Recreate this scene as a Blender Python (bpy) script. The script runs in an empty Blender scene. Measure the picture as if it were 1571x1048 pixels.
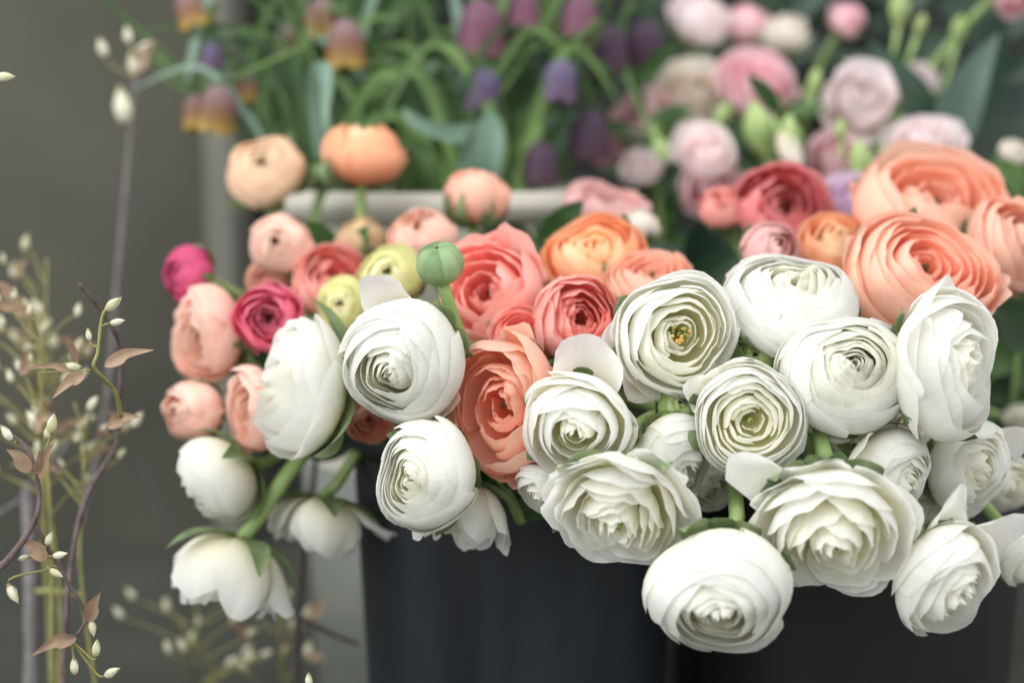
import bpy, math, random
import numpy as np
from mathutils import Vector, Matrix, Quaternion

# ------------------------------------------------------------------ camera, world, light
sc = bpy.context.scene
col = sc.collection
PITCH = math.radians(8)
CAM = Vector((0, 0, 0.47))
FWD = Vector((0, math.cos(PITCH), -math.sin(PITCH)))
UP = Vector((0, math.sin(PITCH), math.cos(PITCH)))
RIGHT = Vector((1, 0, 0))
LENS = 50.0
F = LENS / 36.0 * 1571

cd = bpy.data.cameras.new('camera')
cam = bpy.data.objects.new('camera', cd); col.objects.link(cam)
cam.location = CAM; cam.rotation_euler = (math.pi / 2 - PITCH, 0, 0)
cd.lens = LENS; cd.sensor_width = 36; cd.sensor_fit = 'HORIZONTAL'
cd.clip_start = 0.01; cd.clip_end = 50
cd.dof.use_dof = True; cd.dof.focus_distance = 0.672; cd.dof.aperture_fstop = 3.0; cd.dof.aperture_blades = 0
sc.camera = cam

w = bpy.data.worlds.new('World'); sc.world = w; w.use_nodes = True
w.node_tree.nodes['Background'].inputs[0].default_value = (0.985, 0.985, 1.0, 1)
w.node_tree.nodes['Background'].inputs[1].default_value = 1.15

def area(name, loc, target, size, power, color):
    l = bpy.data.lights.new(name, 'AREA'); l.shape = 'RECTANGLE'
    l.size, l.size_y = size; l.energy = power; l.color = color
    o = bpy.data.objects.new(name, l); col.objects.link(o); o.location = loc
    o.rotation_euler = (Vector(target) - Vector(loc)).to_track_quat('-Z', 'Y').to_euler()
    return o
area('window_light', (-1.25, -0.25, 1.75), (0.05, 0.8, 0.35), (2.0, 2.0), 32, (0.97, 0.98, 1.0))

sc.view_settings.view_transform = 'Standard'; sc.view_settings.look = 'None'
sc.view_settings.gamma = 1; sc.view_settings.exposure = 0.48
sc.render.engine = 'CYCLES'
sc.cycles.max_bounces = 14; sc.cycles.diffuse_bounces = 12; sc.cycles.transmission_bounces = 12

# ------------------------------------------------------------------ helpers
def at(px, py, d):
    return CAM + FWD * d + RIGHT * ((px - 785.5) / F * d) + UP * ((524 - py) / F * d)
def dirc(x, y, z):                       # right, up, towards the viewer
    return (RIGHT * x + UP * y - FWD * z).normalized()
def lin(c):
    return tuple(((v / 255) / 12.92 if v / 255 <= 0.04045 else (((v / 255) + 0.055) / 1.055) ** 2.4) for v in c)

def grid_mesh(name, P, uv=None, attr=None, mats=()):
    nv, nu = P.shape[:2]
    idx = np.arange(nv * nu).reshape(nv, nu)
    q = np.stack([idx[:-1, :-1], idx[:-1, 1:], idx[1:, 1:], idx[1:, :-1]], -1).reshape(-1, 4)
    return P.reshape(-1, 3), q, (uv.reshape(-1, 2) if uv is not None else None)

class MB:
    """collects grids and tubes of ONE part"""
    def __init__(s): s.v = []; s.q = []; s.t = []; s.uv = []; s.n = 0
    def grid(s, P, U=None, closed=False):
        nv, nu = P.shape[:2]
        if U is None:
            U = np.zeros((nv, nu, 2)); U[..., 0] = np.linspace(0, 1, nu)[None]; U[..., 1] = np.linspace(0, 1, nv)[:, None]
        idx = np.arange(nv * nu).reshape(nv, nu)
        if closed: idx = np.concatenate([idx, idx[:, :1]], 1)
        q = np.stack([idx[:-1, :-1], idx[:-1, 1:], idx[1:, 1:], idx[1:, :-1]], -1).reshape(-1, 4) + s.n
        s.v.append(P.reshape(-1, 3)); s.uv.append(U.reshape(-1, 2)); s.q.append(q); s.n += nv * nu
    def tube(s, pts, rad, seg=8, cap=True):
        pts = np.array([tuple(p) for p in pts], float); n = len(pts)
        rad = np.broadcast_to(np.array(rad, float), (n,)) if np.ndim(rad) else np.full(n, float(rad))
        if cap:
            pts = np.concatenate([pts[:1], pts, pts[-1:]]); rad = np.concatenate([[rad[0] * .02], rad, [rad[-1] * .02]]); n += 2
        tan = np.gradient(pts, axis=0); ln = np.linalg.norm(tan, axis=1, keepdims=True); tan = tan / np.maximum(ln, 1e-9)
        ref = np.array([0.31, 0.17, 0.93]) if abs(tan[n // 2] @ np.array([0.31, 0.17, 0.93])) < .9 else np.array([1., 0, 0])
        P = np.zeros((n, seg, 3)); a = np.linspace(0, 2 * math.pi, seg, endpoint=False)
        for i in range(n):
            x = np.cross(tan[i], ref); x /= max(np.linalg.norm(x), 1e-9); y = np.cross(tan[i], x)
            P[i] = pts[i] + rad[i] * (np.cos(a)[:, None] * x + np.sin(a)[:, None] * y)
        s.grid(P, closed=True)
    def lathe(s, prof, M=None, seg=12, bump=None):
        a = np.linspace(0, 2 * math.pi, seg, endpoint=False)
        P = np.zeros((len(prof), seg, 3))
        for i, (r, z) in enumerate(prof):
            P[i, :, 0] = r * np.cos(a); P[i, :, 1] = r * np.sin(a); P[i, :, 2] = z
        if M is not None:
            A = np.array(M.to_3x3()); P = P @ A.T + np.array(M.translation)
        s.grid(P, closed=True)
    def build(s, name, mat, parent=None, smooth=True):
        me = bpy.data.meshes.new(name)
        V = np.concatenate(s.v); Q = np.concatenate(s.q); UVv = np.concatenate(s.uv)
        me.vertices.add(len(V)); me.vertices.foreach_set('co', V.astype(np.float32).ravel())
        me.loops.add(len(Q) * 4); me.loops.foreach_set('vertex_index', Q.astype(np.int32).ravel())
        me.polygons.add(len(Q)); me.polygons.foreach_set('loop_start', np.arange(0, len(Q) * 4, 4, dtype=np.int32))
        me.polygons.foreach_set('use_smooth', np.full(len(Q), smooth))
        me.update(calc_edges=True)
        l = me.uv_layers.new(name='UVMap'); l.data.foreach_set('uv', UVv[Q.ravel()].astype(np.float32).ravel())
        me.materials.append(mat)
        o = bpy.data.objects.new(name, me); col.objects.link(o)
        if parent is not None: o.parent = parent
        return o

def empty(name, label, cat, M=None, group=None):
    o = bpy.data.objects.new(name, None); col.objects.link(o); o.empty_display_size = .01
    o['label'] = label; o['category'] = cat
    if group: o['group'] = group
    if M is not None: o.matrix_world = M
    return o
def tag(o, label, cat, group=None):
    o['label'] = label; o['category'] = cat
    if group: o['group'] = group
    return o
def bez(p0, p1, p2, p3, n):
    t = np.linspace(0, 1, n)[:, None]
    p0, p1, p2, p3 = [np.array(tuple(p), float) for p in (p0, p1, p2, p3)]
    return (1-t)**3*p0 + 3*(1-t)**2*t*p1 + 3*(1-t)*t*t*p2 + t**3*p3
def smooth_path(pts, n=6):                   # catmull-rom
    P = [np.array(tuple(p), float) for p in pts]; P = [2*P[0]-P[1]] + P + [2*P[-1]-P[-2]]
    out = []
    for i in range(1, len(P) - 2):
        for t in np.linspace(0, 1, n, endpoint=False):
            a, b, c, d = P[i-1], P[i], P[i+1], P[i+2]
            out.append(.5*((2*b) + (-a+c)*t + (2*a-5*b+4*c-d)*t*t + (-a+3*b-3*c+d)*t**3))
    out.append(P[-2]); return np.array(out)
def frame(loc, axis, roll=0.0):
    """local z = axis; local x as near to image right as it can be"""
    z = Vector(axis).normalized(); x = RIGHT - z * RIGHT.dot(z)
    if x.length < .25: x = UP - z * UP.dot(z)
    x.normalize(); y = z.cross(x)
    M = Matrix((x, y, z)).transposed().to_4x4()
    if roll: M = M @ Matrix.Rotation(roll, 4, 'Z')
    M.translation = loc
    return M

# ------------------------------------------------------------------ materials
def mat_new(name):
    m = bpy.data.materials.new(name); m.use_nodes = True
    nt = m.node_tree; nt.nodes.clear(); return m, nt, nt.nodes, nt.links
def ramp(N, stops):
    r = N.new('ShaderNodeValToRGB'); e = r.color_ramp.elements
    while len(e) < len(stops): e.new(.5)
    for q, (p, c) in zip(e, stops): q.position = p; q.color = (*c, 1)
    return r
def petal_mat(name, stops, transl=.42, rough=.55, vein=.10, tcol=None, streak=None, jitter=.05, edge=.4, edgecol=(214, 190, 140), huej=.0):
    m, nt, N, L = mat_new(name)
    tc = N.new('ShaderNodeTexCoord'); sep = N.new('ShaderNodeSeparateXYZ'); L.new(tc.outputs['UV'], sep.inputs[0])
    ns = N.new('ShaderNodeTexNoise'); ns.inputs['Scale'].default_value = 2.6; ns.inputs['Detail'].default_value = 3
    mp = N.new('ShaderNodeMapping'); mp.inputs['Scale'].default_value = (3, .8, 1); L.new(tc.outputs['UV'], mp.inputs[0])
    oi = N.new('ShaderNodeObjectInfo')
    cmb = N.new('ShaderNodeCombineXYZ'); L.new(oi.outputs['Random'], cmb.inputs[2])
    sc10 = N.new('ShaderNodeVectorMath'); sc10.operation = 'MULTIPLY_ADD'; sc10.inputs[1].default_value = (50, 50, 50)
    L.new(cmb.outputs[0], sc10.inputs[0]); L.new(mp.outputs[0], sc10.inputs[2]); L.new(sc10.outputs[0], ns.inputs['Vector'])
    add = N.new('ShaderNodeMath'); add.operation = 'MULTIPLY_ADD'; add.inputs[1].default_value = .16
    sub = N.new('ShaderNodeMath'); sub.operation = 'SUBTRACT'; sub.inputs[1].default_value = .5
    L.new(ns.outputs[0], sub.inputs[0]); L.new(sub.outputs[0], add.inputs[0]); L.new(sep.outputs[1], add.inputs[2])
    r = ramp(N, stops); L.new(add.outputs[0], r.inputs[0])
    # fine veins running from the base to the rim
    vm = N.new('ShaderNodeMapping'); vm.inputs['Scale'].default_value = (34, 1.6, 1); L.new(tc.outputs['UV'], vm.inputs[0])
    vn = N.new('ShaderNodeTexNoise'); vn.inputs['Scale'].default_value = 1.0; vn.inputs['Detail'].default_value = 4
    L.new(vm.outputs[0], vn.inputs['Vector'])
    mx = N.new('ShaderNodeMix'); mx.data_type = 'RGBA'; mx.blend_type = 'MULTIPLY' if streak is None else 'MIX'
    vr = ramp(N, [(.35, (0, 0, 0)), (.7, (1, 1, 1))]); L.new(vn.outputs[0], vr.inputs[0])
    vs = N.new('ShaderNodeMath'); vs.operation = 'MULTIPLY'; vs.inputs[1].default_value = vein * (1 if streak is None else 4)
    L.new(vr.outputs[0], vs.inputs[0]); L.new(vs.outputs[0], mx.inputs[0]); L.new(r.outputs[0], mx.inputs[6])
    mx.inputs[7].default_value = (*(streak or (.78, .77, .68)), 1)
    en = N.new('ShaderNodeTexNoise'); en.inputs['Scale'].default_value = 5; en.inputs['Detail'].default_value = 5; L.new(sc10.outputs[0], en.inputs['Vector'])
    ea = N.new('ShaderNodeMath'); ea.operation = 'MULTIPLY_ADD'; ea.inputs[1].default_value = .22; L.new(en.outputs[0], ea.inputs[0]); L.new(sep.outputs[1], ea.inputs[2])
    er = N.new('ShaderNodeMapRange'); er.inputs['From Min'].default_value = 1.115; er.inputs['From Max'].default_value = 1.16; er.inputs['To Max'].default_value = edge; L.new(ea.outputs[0], er.inputs['Value'])
    me_ = N.new('ShaderNodeMix'); me_.data_type = 'RGBA'; L.new(er.outputs[0], me_.inputs[0]); L.new(mx.outputs[2], me_.inputs[6]); me_.inputs[7].default_value = (*lin(edgecol), 1)
    hs = N.new('ShaderNodeHueSaturation'); L.new(me_.outputs[2], hs.inputs['Color'])
    hv = N.new('ShaderNodeMath'); hv.operation = 'MULTIPLY_ADD'; hv.inputs[1].default_value = huej; hv.inputs[2].default_value = .5 - huej * .5; L.new(ns.outputs[0], hv.inputs[0]); L.new(hv.outputs[0], hs.inputs['Hue'])
    vv = N.new('ShaderNodeMath'); vv.operation = 'MULTIPLY_ADD'; vv.inputs[1].default_value = jitter * 2; vv.inputs[2].default_value = 1 - jitter
    L.new(oi.outputs['Random'], vv.inputs[0]); L.new(vv.outputs[0], hs.inputs['Value'])
    b = N.new('ShaderNodeBsdfPrincipled'); b.inputs['Roughness'].default_value = rough; b.inputs['Specular IOR Level'].default_value = .28
    b.inputs['Sheen Weight'].default_value = .08; b.inputs['Sheen Roughness'].default_value = .4
    L.new(hs.outputs[0], b.inputs['Base Color'])
    bn = N.new('ShaderNodeTexNoise'); bn.inputs['Scale'].default_value = 1.0; bn.inputs['Detail'].default_value = 2
    vm2 = N.new('ShaderNodeMapping'); vm2.inputs['Scale'].default_value = (15, 2.2, 1); L.new(tc.outputs['UV'], vm2.inputs[0]); L.new(vm2.outputs[0], bn.inputs['Vector'])
    bp = N.new('ShaderNodeBump'); bp.inputs['Strength'].default_value = .34; bp.inputs['Distance'].default_value = .0008
    L.new(bn.outputs[0], bp.inputs['Height']); L.new(bp.outputs[0], b.inputs['Normal'])
    t = N.new('ShaderNodeBsdfTranslucent'); L.new(bp.outputs[0], t.inputs['Normal'])
    if tcol: t.inputs['Color'].default_value = (*tcol, 1)
    else: L.new(hs.outputs[0], t.inputs['Color'])
    ms = N.new('ShaderNodeMixShader'); ms.inputs[0].default_value = transl
    L.new(b.outputs[0], ms.inputs[1]); L.new(t.outputs[0], ms.inputs[2])
    o = N.new('ShaderNodeOutputMaterial'); L.new(ms.outputs[0], o.inputs[0])
    return m
def leaf_mat(name, c1, c2, transl=.25, rough=.45, scale=60):
    m, nt, N, L = mat_new(name)
    tc = N.new('ShaderNodeTexCoord'); ns = N.new('ShaderNodeTexNoise'); ns.inputs['Scale'].default_value = scale; ns.inputs['Detail'].default_value = 4
    L.new(tc.outputs['Object'], ns.inputs['Vector'])
    oi = N.new('ShaderNodeObjectInfo'); ad = N.new('ShaderNodeMath'); ad.operation = 'MULTIPLY_ADD'; ad.inputs[1].default_value = .45
    L.new(oi.outputs['Random'], ad.inputs[0]); L.new(ns.outputs[0], ad.inputs[2])
    r = ramp(N, [(.4, c1), (.95, c2)]); L.new(ad.outputs[0], r.inputs[0])
    b = N.new('ShaderNodeBsdfPrincipled'); b.inputs['Roughness'].default_value = rough; b.inputs['Specular IOR Level'].default_value = .4
    L.new(r.outputs[0], b.inputs['Base Color'])
    vm = N.new('ShaderNodeMapping'); vm.inputs['Scale'].default_value = (22, 1.2, 1); L.new(tc.outputs['UV'], vm.inputs[0])
    vn = N.new('ShaderNodeTexNoise'); vn.inputs['Scale'].default_value = 1; L.new(vm.outputs[0], vn.inputs['Vector'])
    bp = N.new('ShaderNodeBump'); bp.inputs['Strength'].default_value = .3; bp.inputs['Distance'].default_value = .0006
    L.new(vn.outputs[0], bp.inputs['Height']); L.new(bp.outputs[0], b.inputs['Normal'])
    t = N.new('ShaderNodeBsdfTranslucent'); L.new(r.outputs[0], t.inputs['Color'])
    ms = N.new('ShaderNodeMixShader'); ms.inputs[0].default_value = transl
    L.new(b.outputs[0], ms.inputs[1]); L.new(t.outputs[0], ms.inputs[2])
    o = N.new('ShaderNodeOutputMaterial'); L.new(ms.outputs[0], o.inputs[0])
    return m
def solid_mat(name, c1, c2, rough=.5, scale=20, spec=.4, bump=.1, stretch=(1, 1, 1)):
    m, nt, N, L = mat_new(name)
    tc = N.new('ShaderNodeTexCoord'); mp = N.new('ShaderNodeMapping'); mp.inputs['Scale'].default_value = stretch; L.new(tc.outputs['Object'], mp.inputs[0])
    ns = N.new('ShaderNodeTexNoise'); ns.inputs['Scale'].default_value = scale; ns.inputs['Detail'].default_value = 6; L.new(mp.outputs[0], ns.inputs['Vector'])
    r = ramp(N, [(.3, c1), (.75, c2)]); L.new(ns.outputs[0], r.inputs[0])
    b = N.new('ShaderNodeBsdfPrincipled'); b.inputs['Roughness'].default_value = rough; b.inputs['Specular IOR Level'].default_value = spec
    L.new(r.outputs[0], b.inputs['Base Color'])
    bp = N.new('ShaderNodeBump'); bp.inputs['Strength'].default_value = bump; bp.inputs['Distance'].default_value = .002
    L.new(ns.outputs[0], bp.inputs['Height']); L.new(bp.outputs[0], b.inputs['Normal'])
    o = N.new('ShaderNodeOutputMaterial'); L.new(b.outputs[0], o.inputs[0])
    return m

def pm(name, base, mid, tip, f=1.0, **k):
    lt = lambda c, f: tuple(255 - (255 - x) * f for x in c)
    base, mid, tip = lt(base, min(1, .62 * f)), lt(mid, min(1, .56 * f)), lt(tip, min(1, .56 * f))
    k.setdefault('transl', .48); k.setdefault('huej', .045); k.setdefault('jitter', .09); k.setdefault('edge', .3); k.setdefault('edgecol', (250, 214, 180))
    return petal_mat(name, [(.0, lin(base)), (.42, lin(mid)), (.8, lin(tip)), (1.0, lin(tip))], **k)
M = dict(
    white=petal_mat('white_petal', [(0, lin((222, 226, 176))), (.22, lin((243, 240, 214))), (.52, lin((250, 248, 234))), (.85, lin((248, 248, 245)))], transl=.58, vein=.17, jitter=.02),
    white_in=petal_mat('white_inner_petal', [(0, lin((206, 216, 146))), (.3, lin((241, 237, 200))), (.62, lin((248, 247, 228))), (.95, lin((248, 248, 241)))], transl=.58, vein=.12, jitter=.02),
    peach=pm('peach_petal', (236, 130, 70), (246, 156, 108), (249, 180, 140), f=.95),
    peach_in=pm('peach_inner_petal', (190, 80, 40), (238, 126, 78), (248, 170, 130), f=.9),
    coral=pm('coral_petal', (226, 90, 70), (246, 134, 112), (250, 160, 142), f=.98),
    coral_in=pm('coral_inner_petal', (190, 50, 40), (232, 96, 80), (247, 140, 122), f=.95),
    orange=pm('orange_petal', (236, 140, 60), (240, 152, 92), (248, 178, 122), f=1.25),
    orange_in=pm('orange_inner_petal', (200, 100, 30), (238, 160, 90), (248, 206, 146)),
    yellow=pm('apricot_petal', (238, 190, 110), (244, 204, 140), (246, 206, 158)),
    yellow_in=pm('apricot_inner_petal', (210, 150, 70), (240, 198, 130), (246, 214, 164)),
    lime=petal_mat('lime_petal', [(0, lin((240, 160, 110))), (.5, lin((240, 184, 134))), (.72, lin((236, 214, 156))), (.9, lin((232, 232, 172)))], transl=.45),
    lime_in=pm('lime_inner_petal', (120, 140, 50), (216, 214, 130), (234, 232, 168)),
    pale=pm('pale_peach_petal', (232, 160, 110), (244, 184, 146), (248, 198, 172)),
    pale_in=pm('pale_peach_inner_petal', (160, 100, 50), (228, 160, 116), (247, 200, 168)),
    rose=pm('rose_petal', (200, 70, 80), (228, 110, 115), (238, 140, 142), f=1.4),
    rose_in=pm('rose_inner_petal', (150, 40, 50), (206, 84, 92), (236, 140, 140), f=1.4),
    dusty=pm('dusty_pink_petal', (200, 110, 100), (222, 142, 134), (230, 166, 160)),
    dusty_in=pm('dusty_pink_inner_petal', (150, 80, 70), (206, 130, 120), (232, 170, 160)),
    pink=pm('hot_pink_petal', (200, 50, 100), (230, 84, 126), (242, 120, 150), f=1.4),
    pink_in=pm('hot_pink_inner_petal', (150, 30, 70), (216, 70, 112), (242, 130, 156), f=1.4),
    magenta=pm('magenta_petal', (150, 50, 80), (190, 50, 100), (224, 96, 140), f=1.75),
    magenta_in=pm('magenta_inner_petal', (130, 30, 70), (180, 40, 90), (224, 96, 140), f=1.75),
    ochre=pm('ochre_petal', (200, 120, 70), (208, 142, 88), (206, 160, 92)),
    ochre_in=pm('ochre_inner_petal', (150, 90, 30), (200, 140, 70), (216, 176, 100)),
    blush=pm('blush_petal', (222, 214, 186), (242, 214, 212), (246, 226, 226), f=.8),
    blush_in=pm('blush_inner_petal', (220, 196, 180), (240, 206, 204), (246, 226, 226), f=.8),
    lpink=pm('candy_pink_petal', (210, 170, 160), (236, 168, 178), (242, 190, 200)),
    lpink_in=pm('candy_pink_inner_petal', (200, 120, 130), (232, 152, 164), (242, 190, 200)),
    cream=pm('cream_petal', (214, 208, 160), (228, 216, 190), (232, 222, 204)),
    cream_in=pm('cream_inner_petal', (200, 180, 130), (224, 206, 180), (232, 220, 204)),
    lilac=pm('lilac_petal', (206, 180, 190), (222, 184, 212), (230, 200, 226)),
    lilac_in=pm('lilac_inner_petal', (190, 150, 170), (214, 170, 200), (230, 200, 226)),
    purple=petal_mat('purple_bell_petal', [(0, lin((72, 58, 74))), (.5, lin((70, 50, 66))), (1, lin((72, 46, 58)))], streak=lin((66, 44, 66)), vein=.12, transl=.15),
    mauve=petal_mat('mauve_bell_petal', [(0, lin((120, 88, 106))), (.5, lin((118, 76, 96))), (1, lin((126, 80, 92)))], streak=lin((84, 50, 66)), vein=.12, transl=.15),
    violet=petal_mat('violet_bell_petal', [(0, lin((112, 106, 134))), (.5, lin((94, 82, 110))), (1, lin((100, 76, 100)))], streak=lin((76, 58, 84)), vein=.10, transl=.15),
    amber=petal_mat('amber_bell_petal', [(0, lin((150, 130, 140))), (.45, lin((140, 106, 92))), (.72, lin((156, 118, 74))), (.88, lin((184, 156, 78)))], streak=lin((100, 60, 50)), vein=.08, transl=.25),
    sepal=leaf_mat('sepal_green', lin((78, 102, 64)), lin((142, 160, 116)), scale=90),
    stem=solid_mat('stem_green', lin((126, 154, 84)), lin((164, 188, 126)), rough=.5, scale=60, stretch=(3, 3, .4)),
    bud=leaf_mat('bud_green', lin((130, 160, 90)), lin((186, 204, 138)), transl=.15, scale=60),
    buddark=leaf_mat('bud_sage', lin((96, 128, 84)), lin((150, 174, 124)), transl=.1, scale=70),
    leaf=leaf_mat('leaf_green', lin((30, 58, 28)), lin((74, 108, 54)), scale=40),
    grass=leaf_mat('blade_green', lin((36, 68, 30)), lin((112, 144, 78)), scale=14),
    grassblue=leaf_mat('blade_blue_green', lin((92, 124, 104)), lin((140, 168, 148)), scale=14),
    dark=leaf_mat('dark_leaf', lin((26, 44, 34)), lin((52, 78, 58)), transl=.12, scale=22),
    bluedark=leaf_mat('blue_green_leaf', lin((56, 78, 70)), lin((92, 114, 102)), transl=.12, scale=18),
    pistil=solid_mat('pistil_green', lin((112, 128, 60)), lin((160, 168, 96)), scale=500, bump=.6),
    pistildark=solid_mat('pistil_dark', lin((60, 56, 30)), lin((96, 92, 50)), scale=500, bump=.6),
    stamen=solid_mat('stamen_yellow', lin((190, 140, 66)), lin((214, 180, 100)), scale=300),
    bark=solid_mat('twig_bark', lin((66, 52, 48)), lin((112, 98, 96)), rough=.75, scale=260, bump=.6, stretch=(1, 1, .3)),
    barkdark=solid_mat('dark_bark', lin((46, 42, 40)), lin((76, 68, 64)), rough=.75, scale=200, bump=.5),
    barkgrey=solid_mat('grey_mauve_bark', lin((92, 88, 88)), lin((126, 120, 120)), rough=.7, scale=120, bump=.3),
    twiggreen=solid_mat('green_twig', lin((120, 116, 66)), lin((150, 150, 92)), rough=.6, scale=150),
    budcream=leaf_mat('cream_bud', lin((196, 196, 150)), lin((236, 234, 214)), transl=.3, scale=160),
    bronze=leaf_mat('bronze_leaf', lin((124, 100, 80)), lin((172, 146, 120)), transl=.3, scale=120),
)

# ------------------------------------------------------------------ flower builder
def petal_pts(phi, W, s, sz, zc, H, th_end, rng, nu=9, nv=10, spiral=.05, ruffle=.02, drop=22, curl=0., flare=None, notch=1.6):
    u = np.linspace(-1, 1, nu)[None, :]; v = np.linspace(0, 1, nv)[:, None] ** .85
    p1, p2, p3 = rng.uniform(0, 6.28, 3)
    if flare is None:
        wav = np.radians(notch) * (np.sin(u * 5 + p1) + .6 * np.sin(u * 11 + p2))
        te = np.radians(th_end) + np.radians(drop) * np.abs(u) ** 2.6 + wav
        th = math.pi * .97 + (te - math.pi * .97) * v
        rho = s * np.sin(th)
        z = np.where(th > math.pi / 2, zc + zc * np.cos(th) * (1 - .25 * (1 - s)), zc + sz * H * np.cos(th))
        k = np.clip((v - .72) / .28, 0, 1) ** 2
        rho = rho + curl * k * (1 - .3 * np.abs(u)) + ruffle * v ** 3 * (np.sin(u * 6 + p3) + .5 * np.sin(u * 13 + p1))
        z = z + ruffle * .8 * v ** 3 * np.sin(u * 7 + p2)
        rho = rho * (1 + .020 * np.sin(u * 2.6 + p2) * v ** 2 - .016 * np.exp(-((u - .5 * math.sin(p1)) / .10) ** 2) * v ** 2)
        rho = rho * (1 + spiral * u)
    else:
        out, upz, L = flare
        b = bez((.06, 0, 0), (.85, .0, 0), (1.0 + out * .15, .30 + upz * .2, 0), (1.0 + out * L, .30 + upz * L, 0), 40)
        vv = v * (1 - .24 * np.abs(u) ** 2.6) + 0 * u
        rho = np.interp(vv, np.linspace(0, 1, 40), b[:, 0]); z = np.interp(vv, np.linspace(0, 1, 40), b[:, 1])
        rho = rho - .16 * (u ** 2) * v ** 1.5 + .07 * v ** 2 * np.sin(u * 3.2 + p3) + .03 * v ** 4 * np.sin(u * 8 + p1)
        z = z + .20 * (u ** 2) * v ** 2 + .09 * v ** 3 * np.sin(u * 3.6 + p2) + .035 * v ** 4 * np.sin(u * 9 + p1)
        kk = np.clip((v - .7) / .3, 0, 1) ** 2 * (1 + .5 * u * math.sin(p1)); z = z - .14 * kk; rho = rho - .03 * kk
        rho = rho - .03 * np.exp(-((u - .3 * math.sin(p2)) / .12) ** 2) * v
    a = phi + u * W * (1 + 0 * v)
    if flare is not None: a = phi + u * W * np.clip(1.25 - .55 * v, .4, 1.2)
    P = np.stack([rho * np.cos(a), rho * np.sin(a), z + 0 * a], -1)
    U = np.zeros(P.shape[:2] + (2,)); U[..., 0] = (u + 1) / 2 + rng.uniform(0, 5); U[..., 1] = v + 0 * u
    return P, U

def interp(t, tab):
    return float(np.interp(t, [a for a, _ in tab], [b for _, b in tab]))

STYLES = dict(
    # n petals, th(t), s(t), sz(t), H, zc, curl, ruffle, W
    ball=dict(n=50, th=[(0, 70), (.12, 55), (.35, 45), (.7, 38), (1, 24)], s=[(0, 1), (.3, .88), (1, .14)], sz=[(0, .95), (.4, 1), (1, .96)], H=.74, zc=.72, curl=-.03, ruffle=.007, W=1.2),
    rose=dict(n=36, th=[(0, 90), (.15, 72), (.4, 57), (.75, 45), (1, 30)], s=[(0, 1), (.3, .87), (1, .13)], sz=[(0, .95), (.5, 1), (1, .9)], H=.70, zc=.66, curl=-.012, ruffle=.011, W=1.1),
    bowl=dict(n=44, th=[(0, 98), (.2, 80), (.5, 63), (.8, 55), (1, 50)], s=[(0, 1.0), (.35, .86), (.75, .52), (1, .17)], sz=[(0, .9), (.5, .95), (.8, .8), (1, .5)], H=.60, zc=.58, curl=-.008, ruffle=.013, W=1.05),
    ruffle=dict(n=48, th=[(0, 106), (.2, 88), (.5, 70), (.8, 54), (1, 38)], s=[(0, 1.02), (.35, .87), (1, .13)], sz=[(0, .9), (.5, .98), (1, .9)], H=.60, zc=.55, curl=.09, ruffle=.026, W=.72),
    bud=dict(n=26, th=[(0, 72), (.15, 56), (.35, 42), (.7, 30), (1, 16)], s=[(0, 1), (.5, .85), (1, .3)], sz=[(0, 1), (1, .86)], H=.86, zc=.8, curl=.0, ruffle=.008, W=1.05),
    onion=dict(n=30, th=[(0, 66), (.2, 48), (.45, 34), (.7, 24), (1, 15)], s=[(0, 1), (.4, .9), (1, .35)], sz=[(0, .9), (.6, .84), (1, .66)], H=.74, zc=.7, curl=.0, ruffle=.006, W=1.15),
    cup=dict(n=30, th=[(0, 62), (.25, 54), (.6, 46), (1, 34)], s=[(0, 1), (.3, .86), (1, .2)], sz=[(0, 1.1), (.4, .9), (1, .35)], H=.9, zc=.72, curl=.03, ruffle=.026, W=1.0),
    lisi=dict(n=15, th=[(0, 88), (.3, 62), (.6, 46), (1, 26)], s=[(0, 1), (.4, .75), (1, .22)], sz=[(0, 1), (1, .8)], H=.9, zc=.8, curl=.14, ruffle=.035, W=.95),
)
BUCKET_TARGETS = {}
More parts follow.
